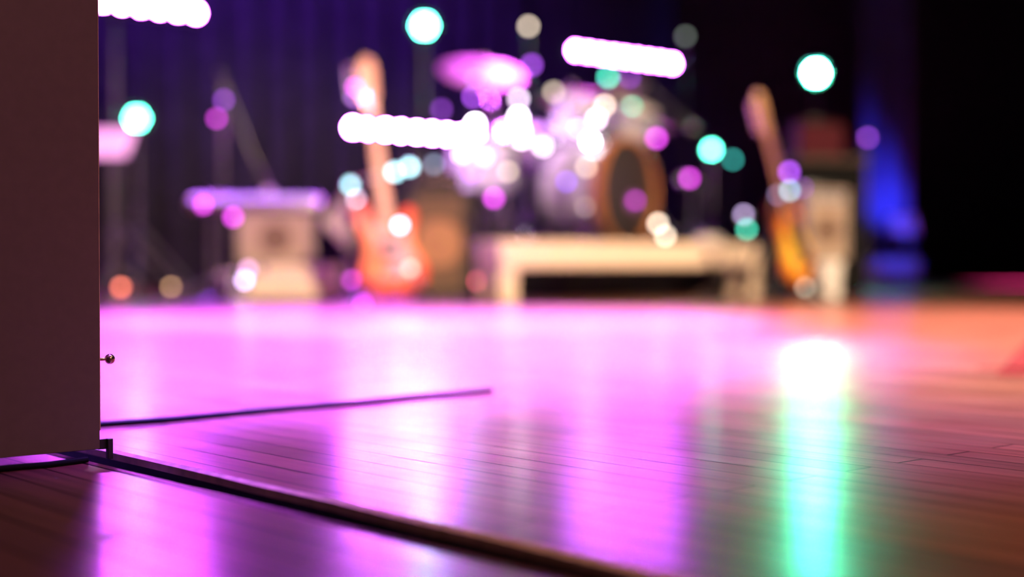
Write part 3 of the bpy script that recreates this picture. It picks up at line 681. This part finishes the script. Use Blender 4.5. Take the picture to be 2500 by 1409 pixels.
for i in range(n_):
    for k_ in range(n_): q = i * (n_ + 1) + k_; fs.append((q, q + 1, q + n_ + 2, q + n_ + 1))
o = w.add(vs, fs).build('hanging_cloth', CLOTH, sharp=80); s_ = o.modifiers.new('cloth', 'SOLIDIFY'); s_.thickness = 0.006
tag(o, 'cream cloth hanging in a triangle from the chrome stand', 'cloth')

# music stand at far left, desk facing the camera
mz = ground(272, 8.3)
t = thing('music_stand', 'music stand with pale sheet lit pink beside the dark door panel', 'music stand', (mz.x, 8.3, 0))
zc = at(272, 388, 8.3).z; zt = at(272, 314, 8.3).z
hw = 0.17
w = MB(); w.prism([(-0.20, zc), (0.10, zc), (0.165, zt), (-0.26, zt)], -0.006, 0.006); w.build('desk', BLACKM, t)
w = MB(); w.prism([(-0.185, zc + 0.012), (0.092, zc + 0.012), (0.152, zt - 0.008), (-0.245, zt - 0.008)], -0.0105, -0.0065); o = w.build('sheet', PAPER, t)
w = MB(); w.box((-0.05, -0.02, zc), (0.30, 0.035, 0.006)); w.build('ledge', BLACKM, t)
w = MB(); w.cyl((0, 0.015, 0.05), (0, 0.015, zc + 0.05), 0.011); w.build('pole', POLE, t)
for k_ in range(3):
    a = k_ * 2 * PI / 3 + 0.5; e = Vector((math.cos(a), math.sin(a), 0))
    w = MB(); w.tube([Vector((0, 0.015, 0.16)) + e * 0.01, Vector((0, 0.015, 0.010)) + e * 0.27], 0.009); w.build('leg', POLE, t)

# effect pedals with small red indicator lamps on the floor
RED_L = glow('red_indicator', (1.0, 0.16, 0.10), 26.0)
AMB_L = glow('amber_indicator', (1.0, 0.55, 0.28), 7.0)
def pedal(label, px, py, Y, lamp=RED_L, r=0.013):
    g = ground(px, Y); p = at(px, py, Y)
    t = thing('effect_pedal', label, 'pedal', (g.x, Y + 0.05, 0), random.uniform(-0.2, 0.2), 'effect pedals on the floor')
    h_ = max(p.z - 0.012, 0.04)
    MB().box((0, 0, h_ / 2), (0.11, 0.10, h_)).build('case', BLACKM, t, bevel=0.006)
    w = MB(); w.ball((0, -0.044, h_ + 0.006), r, 16, 10); w.build('indicator_lamp', lamp, t)
    w = MB(); w.lathe([(0.012, 0), (0.012, 0.012), (0, 0.014)], (0.03, 0.02, h_), (0, 0, 1), 14); w.build('foot_switch', CHROME, t)
    return t
pedal('pedal with red lamp under the left half of the cream bench', 1378, 690, 8.3, r=0.017)
pedal('pedal with dim red lamp on the floor right of the bass cabinet', 1172, 684, 7.3, glow('dim_red_indicator', (1.0, 0.14, 0.22), 9.0), r=0.018)
pedal('pedal with red lamp at far left near the dark door panel', 295, 706, 8.4, glow('orange_red_indicator', (1.0, 0.22, 0.14), 11.0), r=0.018)
pedal('pedal with faint amber lamp at left before the backdrop curtain', 420, 706, 8.6, AMB_L, r=0.014)

# ------------------------------------------------------------------ right hand side gear
bq = ground(2020, 7.75)
t = thing('storage_bucket', 'white bucket under the beige amplifier behind the sunburst guitar', 'bucket', (bq.x, bq.y, 0))
w = MB(); w.lathe([(0.068, 0.0), (0.078, 0.19), (0.083, 0.19), (0.083, 0.203), (0.0, 0.203)], n=36); w.build('pail', WHITE, t)
w = MB(); w.tube([(-0.085, 0, 0.17), (-0.08, -0.06, 0.11), (0, -0.095, 0.085), (0.08, -0.06, 0.11), (0.085, 0, 0.17)], 0.003); w.build('handle', STEEL, t)
amp('guitar_amplifier', 'beige upright amplifier on the white bucket at right', (bq.x - 0.035, bq.y + 0.02, 0.205), 0.2, (0.24, 0.20, 0.385), TANTOLEX, TAN, 0.42, knobs=3)
rk = ground(2000, 8.6)
t = thing('equipment_rack', 'tall black equipment rack with brown top behind the beige amplifier', 'rack', (rk.x, rk.y, 0), 0.15)
MB().box((0, 0, 0.40), (0.42, 0.40, 0.76)).build('cabinet', mat('matt_black', (0.004, 0.004, 0.004), 0.8, spec=0.1), t, bevel=0.006)
MB().box((0, 0, 0.80), (0.46, 0.44, 0.035)).build('top_board', BROWN, t, bevel=0.004)
for z in (0.15, 0.30, 0.45, 0.60): MB().box((0, -0.205, z), (0.36, 0.012, 0.10)).build('rack_unit', MATS['matt_black'], t, bevel=0.002)
for x in (-0.17, 0.17): MB().box((x, 0, 0.01), (0.05, 0.30, 0.02)).build('foot', RUBBER, t)
t = thing('carry_case', 'dark red carry case on top of the black equipment rack', 'case', (rk.x - 0.02, rk.y, 0.8175), 0.1)
MB().box((0, 0, 0.10), (0.27, 0.22, 0.20)).build('body', REDBOX, t, bevel=0.01)
MB().box((0, 0, 0.2075), (0.275, 0.225, 0.014)).build('lid', mat('faded_red_vinyl', (0.022, 0.009, 0.007), 0.7, spec=0.15), t, bevel=0.005)
w = MB(); w.tube([(-0.06, 0, 0.214), (-0.05, 0, 0.24), (0.05, 0, 0.24), (0.06, 0, 0.214)], 0.007); w.build('handle', PICK, t)
# little chrome stand and clips around the second guitar
ms('low chrome microphone stand beside the left edge of the sunburst guitar', 1820, 7.6, 1818, 530, 0.0, m=CHROME, ball=0.03)
ms('chrome microphone stand with angled arm in front of the black rack', 1890, 8.25, 1932, 462, 0.0, 495, spread=0.16, m=CHROME, ball=0.032)

# added glowing balls standing in for blurred highlights on the drum kit and gear
def stand_in_highlight(label, px, py, Y, col, b, r=0.015, group='stand-in highlights in the gear'):
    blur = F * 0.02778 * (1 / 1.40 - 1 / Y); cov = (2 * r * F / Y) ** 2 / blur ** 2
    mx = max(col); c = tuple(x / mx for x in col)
    t = thing('stand_in_highlight', label, 'lamp', at(px, py, Y), group=group)
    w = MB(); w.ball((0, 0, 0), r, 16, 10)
    w.build('glow_ball', glow('highlight_%d_%d' % (px, py), c, b / cov), t)
    w = MB(); w.lathe([(r * 0.7, 0.0), (r * 1.02, r * 0.6), (r * 1.1, r * 1.4), (r * 0.5, r * 2.2), (0, r * 2.3)], (0, r * 0.35, 0), (0, 1, 0), 16); w.build('back_cap', BLACKM, t)
    p = t.location
    if any(k_ in label for k_ in ('bass guitar', 'keyboard', 'chrome side arm', 'tall stand', 'blue drape', 'chrome pedal')) and 'foot' not in label and 'low between' not in label:
        w = MB(); w.tube([(0, r * 2.2, 0), (0, r * 3.0, -r), (0, r * 3.1, -r * 2.5)], 0.004); w.box((0, r * 3.1, -r * 2.9), (0.014, 0.022, 0.022)); w.build('clip', BLACKM, t)
    else:                                            # on a thin black stem with a small foot
        d = Vector((p.x, p.y + r * 2, 0)) - rz0; on = 0 < d.dot(E2) < 1.8 and 0 < -d.dot(E1) < 1.64
        zb = (RTOP if on else 0.0) - p.z
        if zb < -0.08:
            w = MB(); w.tube([(0, r * 2.2, 0), (0, r * 2.9, -0.02), (0, r * 3.0, -0.06), (0, r * 3.0, zb + 0.006)], 0.003, 8); w.build('stem', BLACKM, t)
            w = MB(); w.lathe([(0.03, zb), (0.03, zb + 0.005), (0.004, zb + 0.010)], (0, r * 3.0, 0), (0, 0, 1), 20); w.build('foot', BLACKM, t)
    return t
W1, PW, PK, VI, MG, BE, TE, CY, LI = (1, .93, 1), (1, .75, 1), (1, .48, .95), (.40, .08, .80), (.92, .08, .95), (.85, .68, .52), (.07, .85, .55), (.45, .90, 1), (.62, .45, .85)
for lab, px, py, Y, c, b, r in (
    ('bright white stand-in highlight above the snare drum, upper of a close pair', 1266, 288, 8.5, W1, 4, .02),
    ('bright white stand-in highlight above the snare drum, lower of a close pair', 1270, 316, 8.5, W1, 3, .02),
    ('pink stand-in highlight directly above the white pair over the snare drum', 1266, 243, 8.5, PW, .9, .018),
    ('bright white stand-in highlight at the right end of the lowest led bar', 1160, 304, 8.25, W1, 5, .018),
    ('pink stand-in highlight just below the right end of the lowest led bar', 1135, 345, 8.25, PW, 1.2, .018),
    ('violet stand-in highlight just below the large purple cymbal', 1160, 196, 8.6, LI, .36, .015),
    ('deep violet stand-in highlight between the large purple cymbal and the lowest led bar', 1155, 238, 8.6, VI, .5, .015),
    ('magenta stand-in highlight at the right rim of the large purple cymbal', 1298, 160, 8.7, VI, .5, .018),
    ('pink stand-in highlight on the snare drum rim', 1325, 358, 8.5, PW, 1.1, .018),
    ('pink white stand-in highlight left of the snare drum, low', 1275, 340, 8.5, PW, 1.6, .018),
    ('bright white stand-in highlight between the two pearl toms and the bass drum', 1441, 346, 8.0, W1, 4, .018),
    ('pink white stand-in highlight in front of the middle of the pearl toms', 1456, 291, 8.3, PW, 1.2, .015),
    ('pink stand-in highlight at the left pearl tom', 1410, 316, 8.3, PK, .8, .015),
    ('beige stand-in highlight behind the right pearl tom', 1476, 258, 8.5, BE, .75, .015),
    ('beige stand-in highlight left of the left pearl tom', 1368, 288, 8.6, BE, .40, .015),
    ('bright white stand-in highlight under the hi-hat, upper of a vertical pair', 1575, 335, 8.8, W1, 3, .016),
    ('bright white stand-in highlight under the hi-hat, lower of a vertical pair', 1573, 356, 8.8, W1, 3, .016),
    ('magenta stand-in highlight right of the white pair under the hi-hat', 1602, 338, 8.9, MG, .7, .018),
    ('magenta stand-in highlight at the hi-hat rim', 1571, 267, 8.85, MG, .8, .014),
    ('teal stand-in highlight left of the hi-hat, left of a pair', 1522, 265, 8.7, TE, .55, .016),
    ('teal stand-in highlight left of the hi-hat, right of a pair', 1542, 263, 8.7, TE, .55, .016),
    ('teal stand-in highlight just under the high led bar', 1484, 190, 8.6, TE, .7, .018),
    ('violet stand-in highlight right of the teal one under the high led bar', 1537, 190, 8.8, VI, .25, .015),
    ('beige stand-in highlight at the upper left of the bass drum hoop', 1431, 409, 7.7, BE, .45, .016),
    ('blue violet stand-in highlight left of the bass drum, at half its height', 1383, 444, 7.9, (.22, .07, .80), .5, .016),
    ('magenta stand-in highlight below the floor tom', 1206, 484, 7.5, MG, .75, .017),
    ('cream stand-in highlight at the lower right of the bass drum, upper of a pair', 1606, 546, 7.6, BE, .9, .016),
    ('cream stand-in highlight at the lower right of the bass drum, lower of a pair', 1624, 576, 7.6, BE, .8, .016),
    ('magenta stand-in highlight at the short stand right of the bass drum', 1683, 436, 8.0, MG, .6, .017),
    ('pale beige stand-in highlight high above the snare drum at the top', 1290, 66, 9.4, BE, .5, .017),
    ('pale cyan stand-in highlight in front of the sunburst guitar neck', 1927, 466, 7.6, CY, .5, .014),
    ('lilac stand-in highlight left of the pale cyan one on the sunburst guitar', 1899, 476, 7.6, LI, .2, .014),
    ('violet stand-in highlight right of the sunburst guitar neck', 1963, 462, 7.8, VI, .5, .016),
    ('violet stand-in highlight above the pale cyan one at the sunburst guitar', 1926, 420, 7.8, VI, .8, .016),
    ('lilac pink stand-in highlight left of the sunburst guitar body, upper of a pair', 1815, 524, 7.5, LI, .4, .014),
    ('teal stand-in highlight left of the sunburst guitar body, lower of a pair', 1823, 560, 7.5, TE, .5, .014),
    ('violet stand-in highlight at the far right in front of the blue drape', 2117, 337, 9.2, VI, .3, .015),
    ('violet stand-in highlight high up on the tall stand at left', 548, 245, 7.55, VI, .30, .014),
    ('magenta stand-in highlight beside the top of the tall stand at left', 530, 290, 7.55, MG, .35, .014),
    ('magenta stand-in highlight at the left end of the silver keyboard', 497, 500, 6.85, MG, .7, .016),
    ('magenta stand-in highlight under the front edge of the silver keyboard', 570, 530, 6.85, MG, .8, .016),
    ('white stand-in highlight at the chrome pedal left of the cream case, lower of a pair', 597, 684, 6.6, LI, 1.2, .016),
    ('pink stand-in highlight at the chrome pedal left of the cream case, upper of a pair', 606, 658, 6.6, PK, .6, .016),
    ('violet magenta stand-in highlight on the floor at the foot of the red bass guitar', 886, 741, 6.3, MG, .5, .015),
    ('cyan white stand-in highlight at the left end of the chrome side arm', 856, 452, 7.0, CY, .9, .017),
    ('pink white stand-in highlight below the cyan one at the chrome side arm', 871, 490, 7.0, PW, .9, .015),
    ('cyan stand-in highlight on the chrome side arm right of the bass guitar neck', 965, 420, 7.05, CY, 1.3, .018),
    ('pale pink stand-in highlight on the left rim of the floor tom', 1128, 376, 8.2, PW, .9, .018),
    ('pink stand-in highlight on the front of the floor tom, near its top', 1182, 384, 8.2, PK, .9, .018),
    ('pale pink stand-in highlight between the floor tom and the snare drum', 1222, 338, 8.3, PW, 1.0, .018),
    ('violet stand-in highlight at the lower left of the floor tom', 1152, 424, 8.2, VI, .35, .017),
    ('beige stand-in highlight at the lower right of the floor tom', 1240, 420, 8.2, BE, .40, .017),
    ('violet stand-in highlight left of the floor tom, above the lowest led bar', 1078, 268, 8.4, VI, .25, .018),
    ('beige stand-in highlight at the left edge of the middle bronze cymbal', 1352, 226, 8.9, BE, .40, .019),
    ('grey blue stand-in highlight above the tall bass cabinet', 1060, 402, 7.7, (.45, .55, .75), .22, .016),
    ('cyan stand-in highlight at the right end of the chrome side arm', 1000, 408, 7.05, CY, 1.3, .018),
    ('teal stand-in highlight on the chrome side arm left of the bass guitar neck', 922, 432, 7.05, (.2, .85, .85), .6, .017),
    ('beige stand-in highlight low at the lower left of the bass drum hoop', 1428, 506, 7.7, BE, .15, .016),
    ('magenta stand-in highlight in front of the black bass drum head', 1551, 490, 7.6, MG, .28, .016),
    ('magenta stand-in highlight at the upper tuning pegs of the red bass guitar', 868, 214, 6.4, MG, .55, .013),
    ('violet stand-in highlight at the lower tuning pegs of the red bass guitar', 866, 241, 6.4, VI, .25, .013),
    ('violet magenta stand-in highlight low between the cream case and the red bass guitar', 858, 684, 6.6, MG, .40, .015),
    ('pale salmon stand-in highlight on the lower right of the red bass guitar body', 1002, 656, 6.38, (1, .62, .5), .5, .015),
    ('dim teal stand-in highlight right of the small green par light', 1788, 390, 9.0, (.05, .5, .45), .2, .015),
    ('dark grey green stand-in highlight high at the top right of the high led bar', 1672, 90, 9.6, (.5, .6, .5), .07, .017),
    ('beige stand-in highlight on the floor below the sunburst guitar', 1966, 702, 7.0, BE, .25, .014),
    ('pink white stand-in highlight at the upper horn of the red bass guitar', 977, 550, 6.35, PW, 1.3, .014),
): stand_in_highlight(lab, px, py, Y, c, b, r)

# drape with blue uplight and two pale cases in front
ax_ = (Vector((0.05, -1, 0)).normalized(), Vector((1, 0.05, 0)).normalized())
curtain('side_drape', -12.9, (2108 - CX) / F * 12.9 + 0.645, (2232 - CX) / F * 12.9 + 0.645, 5.0, CURTB, 'narrow drape lit blue from below at right', amp=0.05, lam=0.2, seed=11, ax=ax_)
p = ground(2172, 12.2)
t = thing('flight_case', 'flat pale flight case lit blue at the foot of the drape', 'case', (p.x, 12.2, 0), 0.05)
MB().box((0, 0, 0.135), (0.42, 0.35, 0.15)).build('body', GREYB, t, bevel=0.008)
MB().box((0, 0, 0.22), (0.424, 0.354, 0.014)).build('lid', SILVER, t, bevel=0.004)
for x in (-0.17, 0.17):
    for y in (-0.12, 0.12):
        w = MB(); w.cyl((x - 0.012, y, 0.03), (x + 0.012, y, 0.03), 0.03); w.build('caster', RUBBER, t)
t = thing('stage_stool', 'small pale stool lit blue behind the flat flight case', 'stool', (ground(2198, 12.65).x, 12.65, 0), 0.1)
MB().box((0, 0, 0.535), (0.23, 0.2, 0.15)).build('seat', GREYB, t, bevel=0.01)
for x in (-0.09, 0.09):
    for y in (-0.07, 0.07): MB().box((x, y, 0.23), (0.025, 0.025, 0.46)).build('leg', BLACK, t)

# cables and tape on the floor
cab = MB(); pts = []
for px, py in ((120, 1056), (245, 1045), (400, 1034), (560, 1019), (700, 1006), (850, 993), (1000, 977), (1120, 967), (1200, 960)):
    Yc = H * F / (py - HOR); pts.append(ground(px, Yc, 0.0040))
cab.tube(pts, 0.0040, 10); tag(cab.build('floor_cable', CABLE), 'thin dark cable running across the pink lit floor', 'cable')
cab = MB(); pts = [ground(px, H * F / (py - HOR), 0.0030) for px, py in ((-160, 1168), (-60, 1160), (40, 1150), (120, 1143), (210, 1131))]
cab.tube(pts, 0.003, 10); tag(cab.build('floor_cable', CABLE), 'short dark cable on the floor under the dark door panel', 'cable')
tp = MB()
a_, b_, c_ = ground(2470, 2.45, 0.0006), ground(2540, 3.6, 0.0006), ground(2390, 2.62, 0.0006)
for p0, p1 in ((a_, b_), (c_, ground(2540, 2.58, 0.0006))):
    d = p1 - p0; tp.box((p0 + p1) / 2, (d.length, 0.05, 0.0008), math.atan2(d.y, d.x))
tag(tp.build('floor_tape', REDTAPE, smooth=False), 'dark red tape mark on the floor at the right edge', 'tape')

# ------------------------------------------------------------------ lights
def spot(name, loc, target, power, color, ang, blend=0.4, radius=0.08):
    l = bpy.data.lights.new(name, 'SPOT'); l.energy = power; l.color = color; l.spot_size = math.radians(ang); l.spot_blend = blend; l.shadow_soft_size = radius
    o = bpy.data.objects.new(name, l); COL.objects.link(o); o.location = loc
    o.rotation_euler = (Vector(target) - Vector(loc)).to_track_quat('-Z', 'Y').to_euler(); return o
def area(name, loc, target, power, color, sx, sy):
    l = bpy.data.lights.new(name, 'AREA'); l.energy = power; l.color = color; l.shape = 'RECTANGLE'; l.size = sx; l.size_y = sy
    o = bpy.data.objects.new(name, l); COL.objects.link(o); o.location = loc
    o.rotation_euler = (Vector(target) - Vector(loc)).to_track_quat('-Z', 'Y').to_euler(); return o
PINK, MAG, PURP, WARM = (1.0, 0.30, 1.0), (1.0, 0.10, 1.0), (0.36, 0.08, 1.0), (1.0, 0.72, 0.45)
spot('purple_floor_light', (-1.5, 3.9, 5.6), (-1.15, 3.6, 0), 100000, (0.24, 0.085, 1.0), 44, 0.55)
spot('purple_floor_light', (-0.4, 5.4, 5.6), (-0.3, 5.1, 0), 82000, (0.26, 0.11, 1.0), 29, 0.6)
spot('purple_near_light', (0.0, 1.9, 5.6), (0.05, 1.85, 0), 8500, (0.24, 0.04, 1.0), 17, 0.9)
spot('kit_backlight', (0.6, 11.6, 4.4), (-0.2, 8.75, 1.25), 2300, (0.52, 0.07, 1.0), 14, 0.5)
spot('warm_front_light', (4.2, 0.5, 4.8), (0.6, 7.4, 0.3), 6300, WARM, 36, 0.5)
spot('pink_side_light', (-3.2, 4.2, 3.4), (-1.9, 8.3, 0.8), 1300, (1.0, 0.14, 1.0), 26, 0.6)
spot('kit_wash', (-2.4, 5.6, 3.6), (-0.05, 8.5, 0.80), 3600, (0.9, 0.45, 1.0), 15, 0.6)
spot('warm_floor_light', (1.9, 4.0, 5.6), (1.8, 4.0, 0), 17500, (1.0, 0.72, 0.66), 59, 1.0)
spot('warm_near_light', (2.2, 1.9, 4.6), (1.05, 1.90, 0), 1750, (1.0, 0.66, 0.45), 38, 1.0)
spot('purple_left_backlight', (-2.6, 10.0, 3.9), (-1.25, 7.0, 0.5), 5000, (0.33, 0.05, 1.0), 12, 0.6)
spot('added_headstock_beam', (-2.9, 7.3, 0.5), at(878, 215, 6.5), 30000, (1.0, 0.5, 1.0), 6, 0.4, 0.03)  # added unseen beam that makes the tuning pegs glint
spot('added_cyan_beam', (1.2, 8.9, 0.35), at(930, 430, 7.2), 14000, (0.15, 1.0, 0.9), 6, 0.5, 0.03)  # added unseen beam for the cyan shine on the chrome side arm
spot('purple_curtain_wash', (-1.5, 7.0, 5.2), (-2.0, 11.2, 1.6), 2600, (0.30, 0.07, 1.0), 70, 0.9)
spot('magenta_far_light', (6.5, 12.0, 4.5), (4.75, 12.6, 0), 40000, MAG, 17, 0.8)
spot('blue_uplight', (3.74, 12.62, 0.2), (3.42, 12.95, 0.70), 360, (0.05, 0.06, 1.0), 46, 0.9, 0.03)
spot('blue_case_light', (3.0, 10.2, 2.8), (3.25, 12.4, 0.3), 1500, (0.04, 0.05, 1.0), 16, 0.6, 0.05)
area('hall_glow', (2.2, -1.6, 2.6), (0.0, 1.6, 0.3), 46, (1.0, 0.50, 0.46), 1.2, 0.8)

w = bpy.data.worlds.new('dark_hall'); sc.world = w; w.use_nodes = True
w.node_tree.nodes['Background'].inputs['Color'].default_value = (0.012, 0.008, 0.016, 1); w.node_tree.nodes['Background'].inputs['Strength'].default_value = 0.1

# ------------------------------------------------------------------ camera
cd = bpy.data.cameras.new('camera'); cam = bpy.data.objects.new('camera', cd); COL.objects.link(cam)
cd.sensor_width = 36.0; cd.lens = 50.0; cd.clip_start = 0.02; cd.clip_end = 200
cam.location = (0, 0, H); cam.rotation_euler = (PI / 2 - math.atan((704.5 - HOR) / F), 0, 0)
cd.dof.use_dof = True; cd.dof.focus_distance = 1.40; cd.dof.aperture_fstop = 1.8
sc.camera = cam
sc.view_settings.view_transform = 'Standard'; sc.view_settings.look = 'None'; sc.view_settings.exposure = 0.0; sc.view_settings.gamma = 1.0; sc.view_settings.use_curve_mapping = False
sc.cycles.use_adaptive_sampling = False
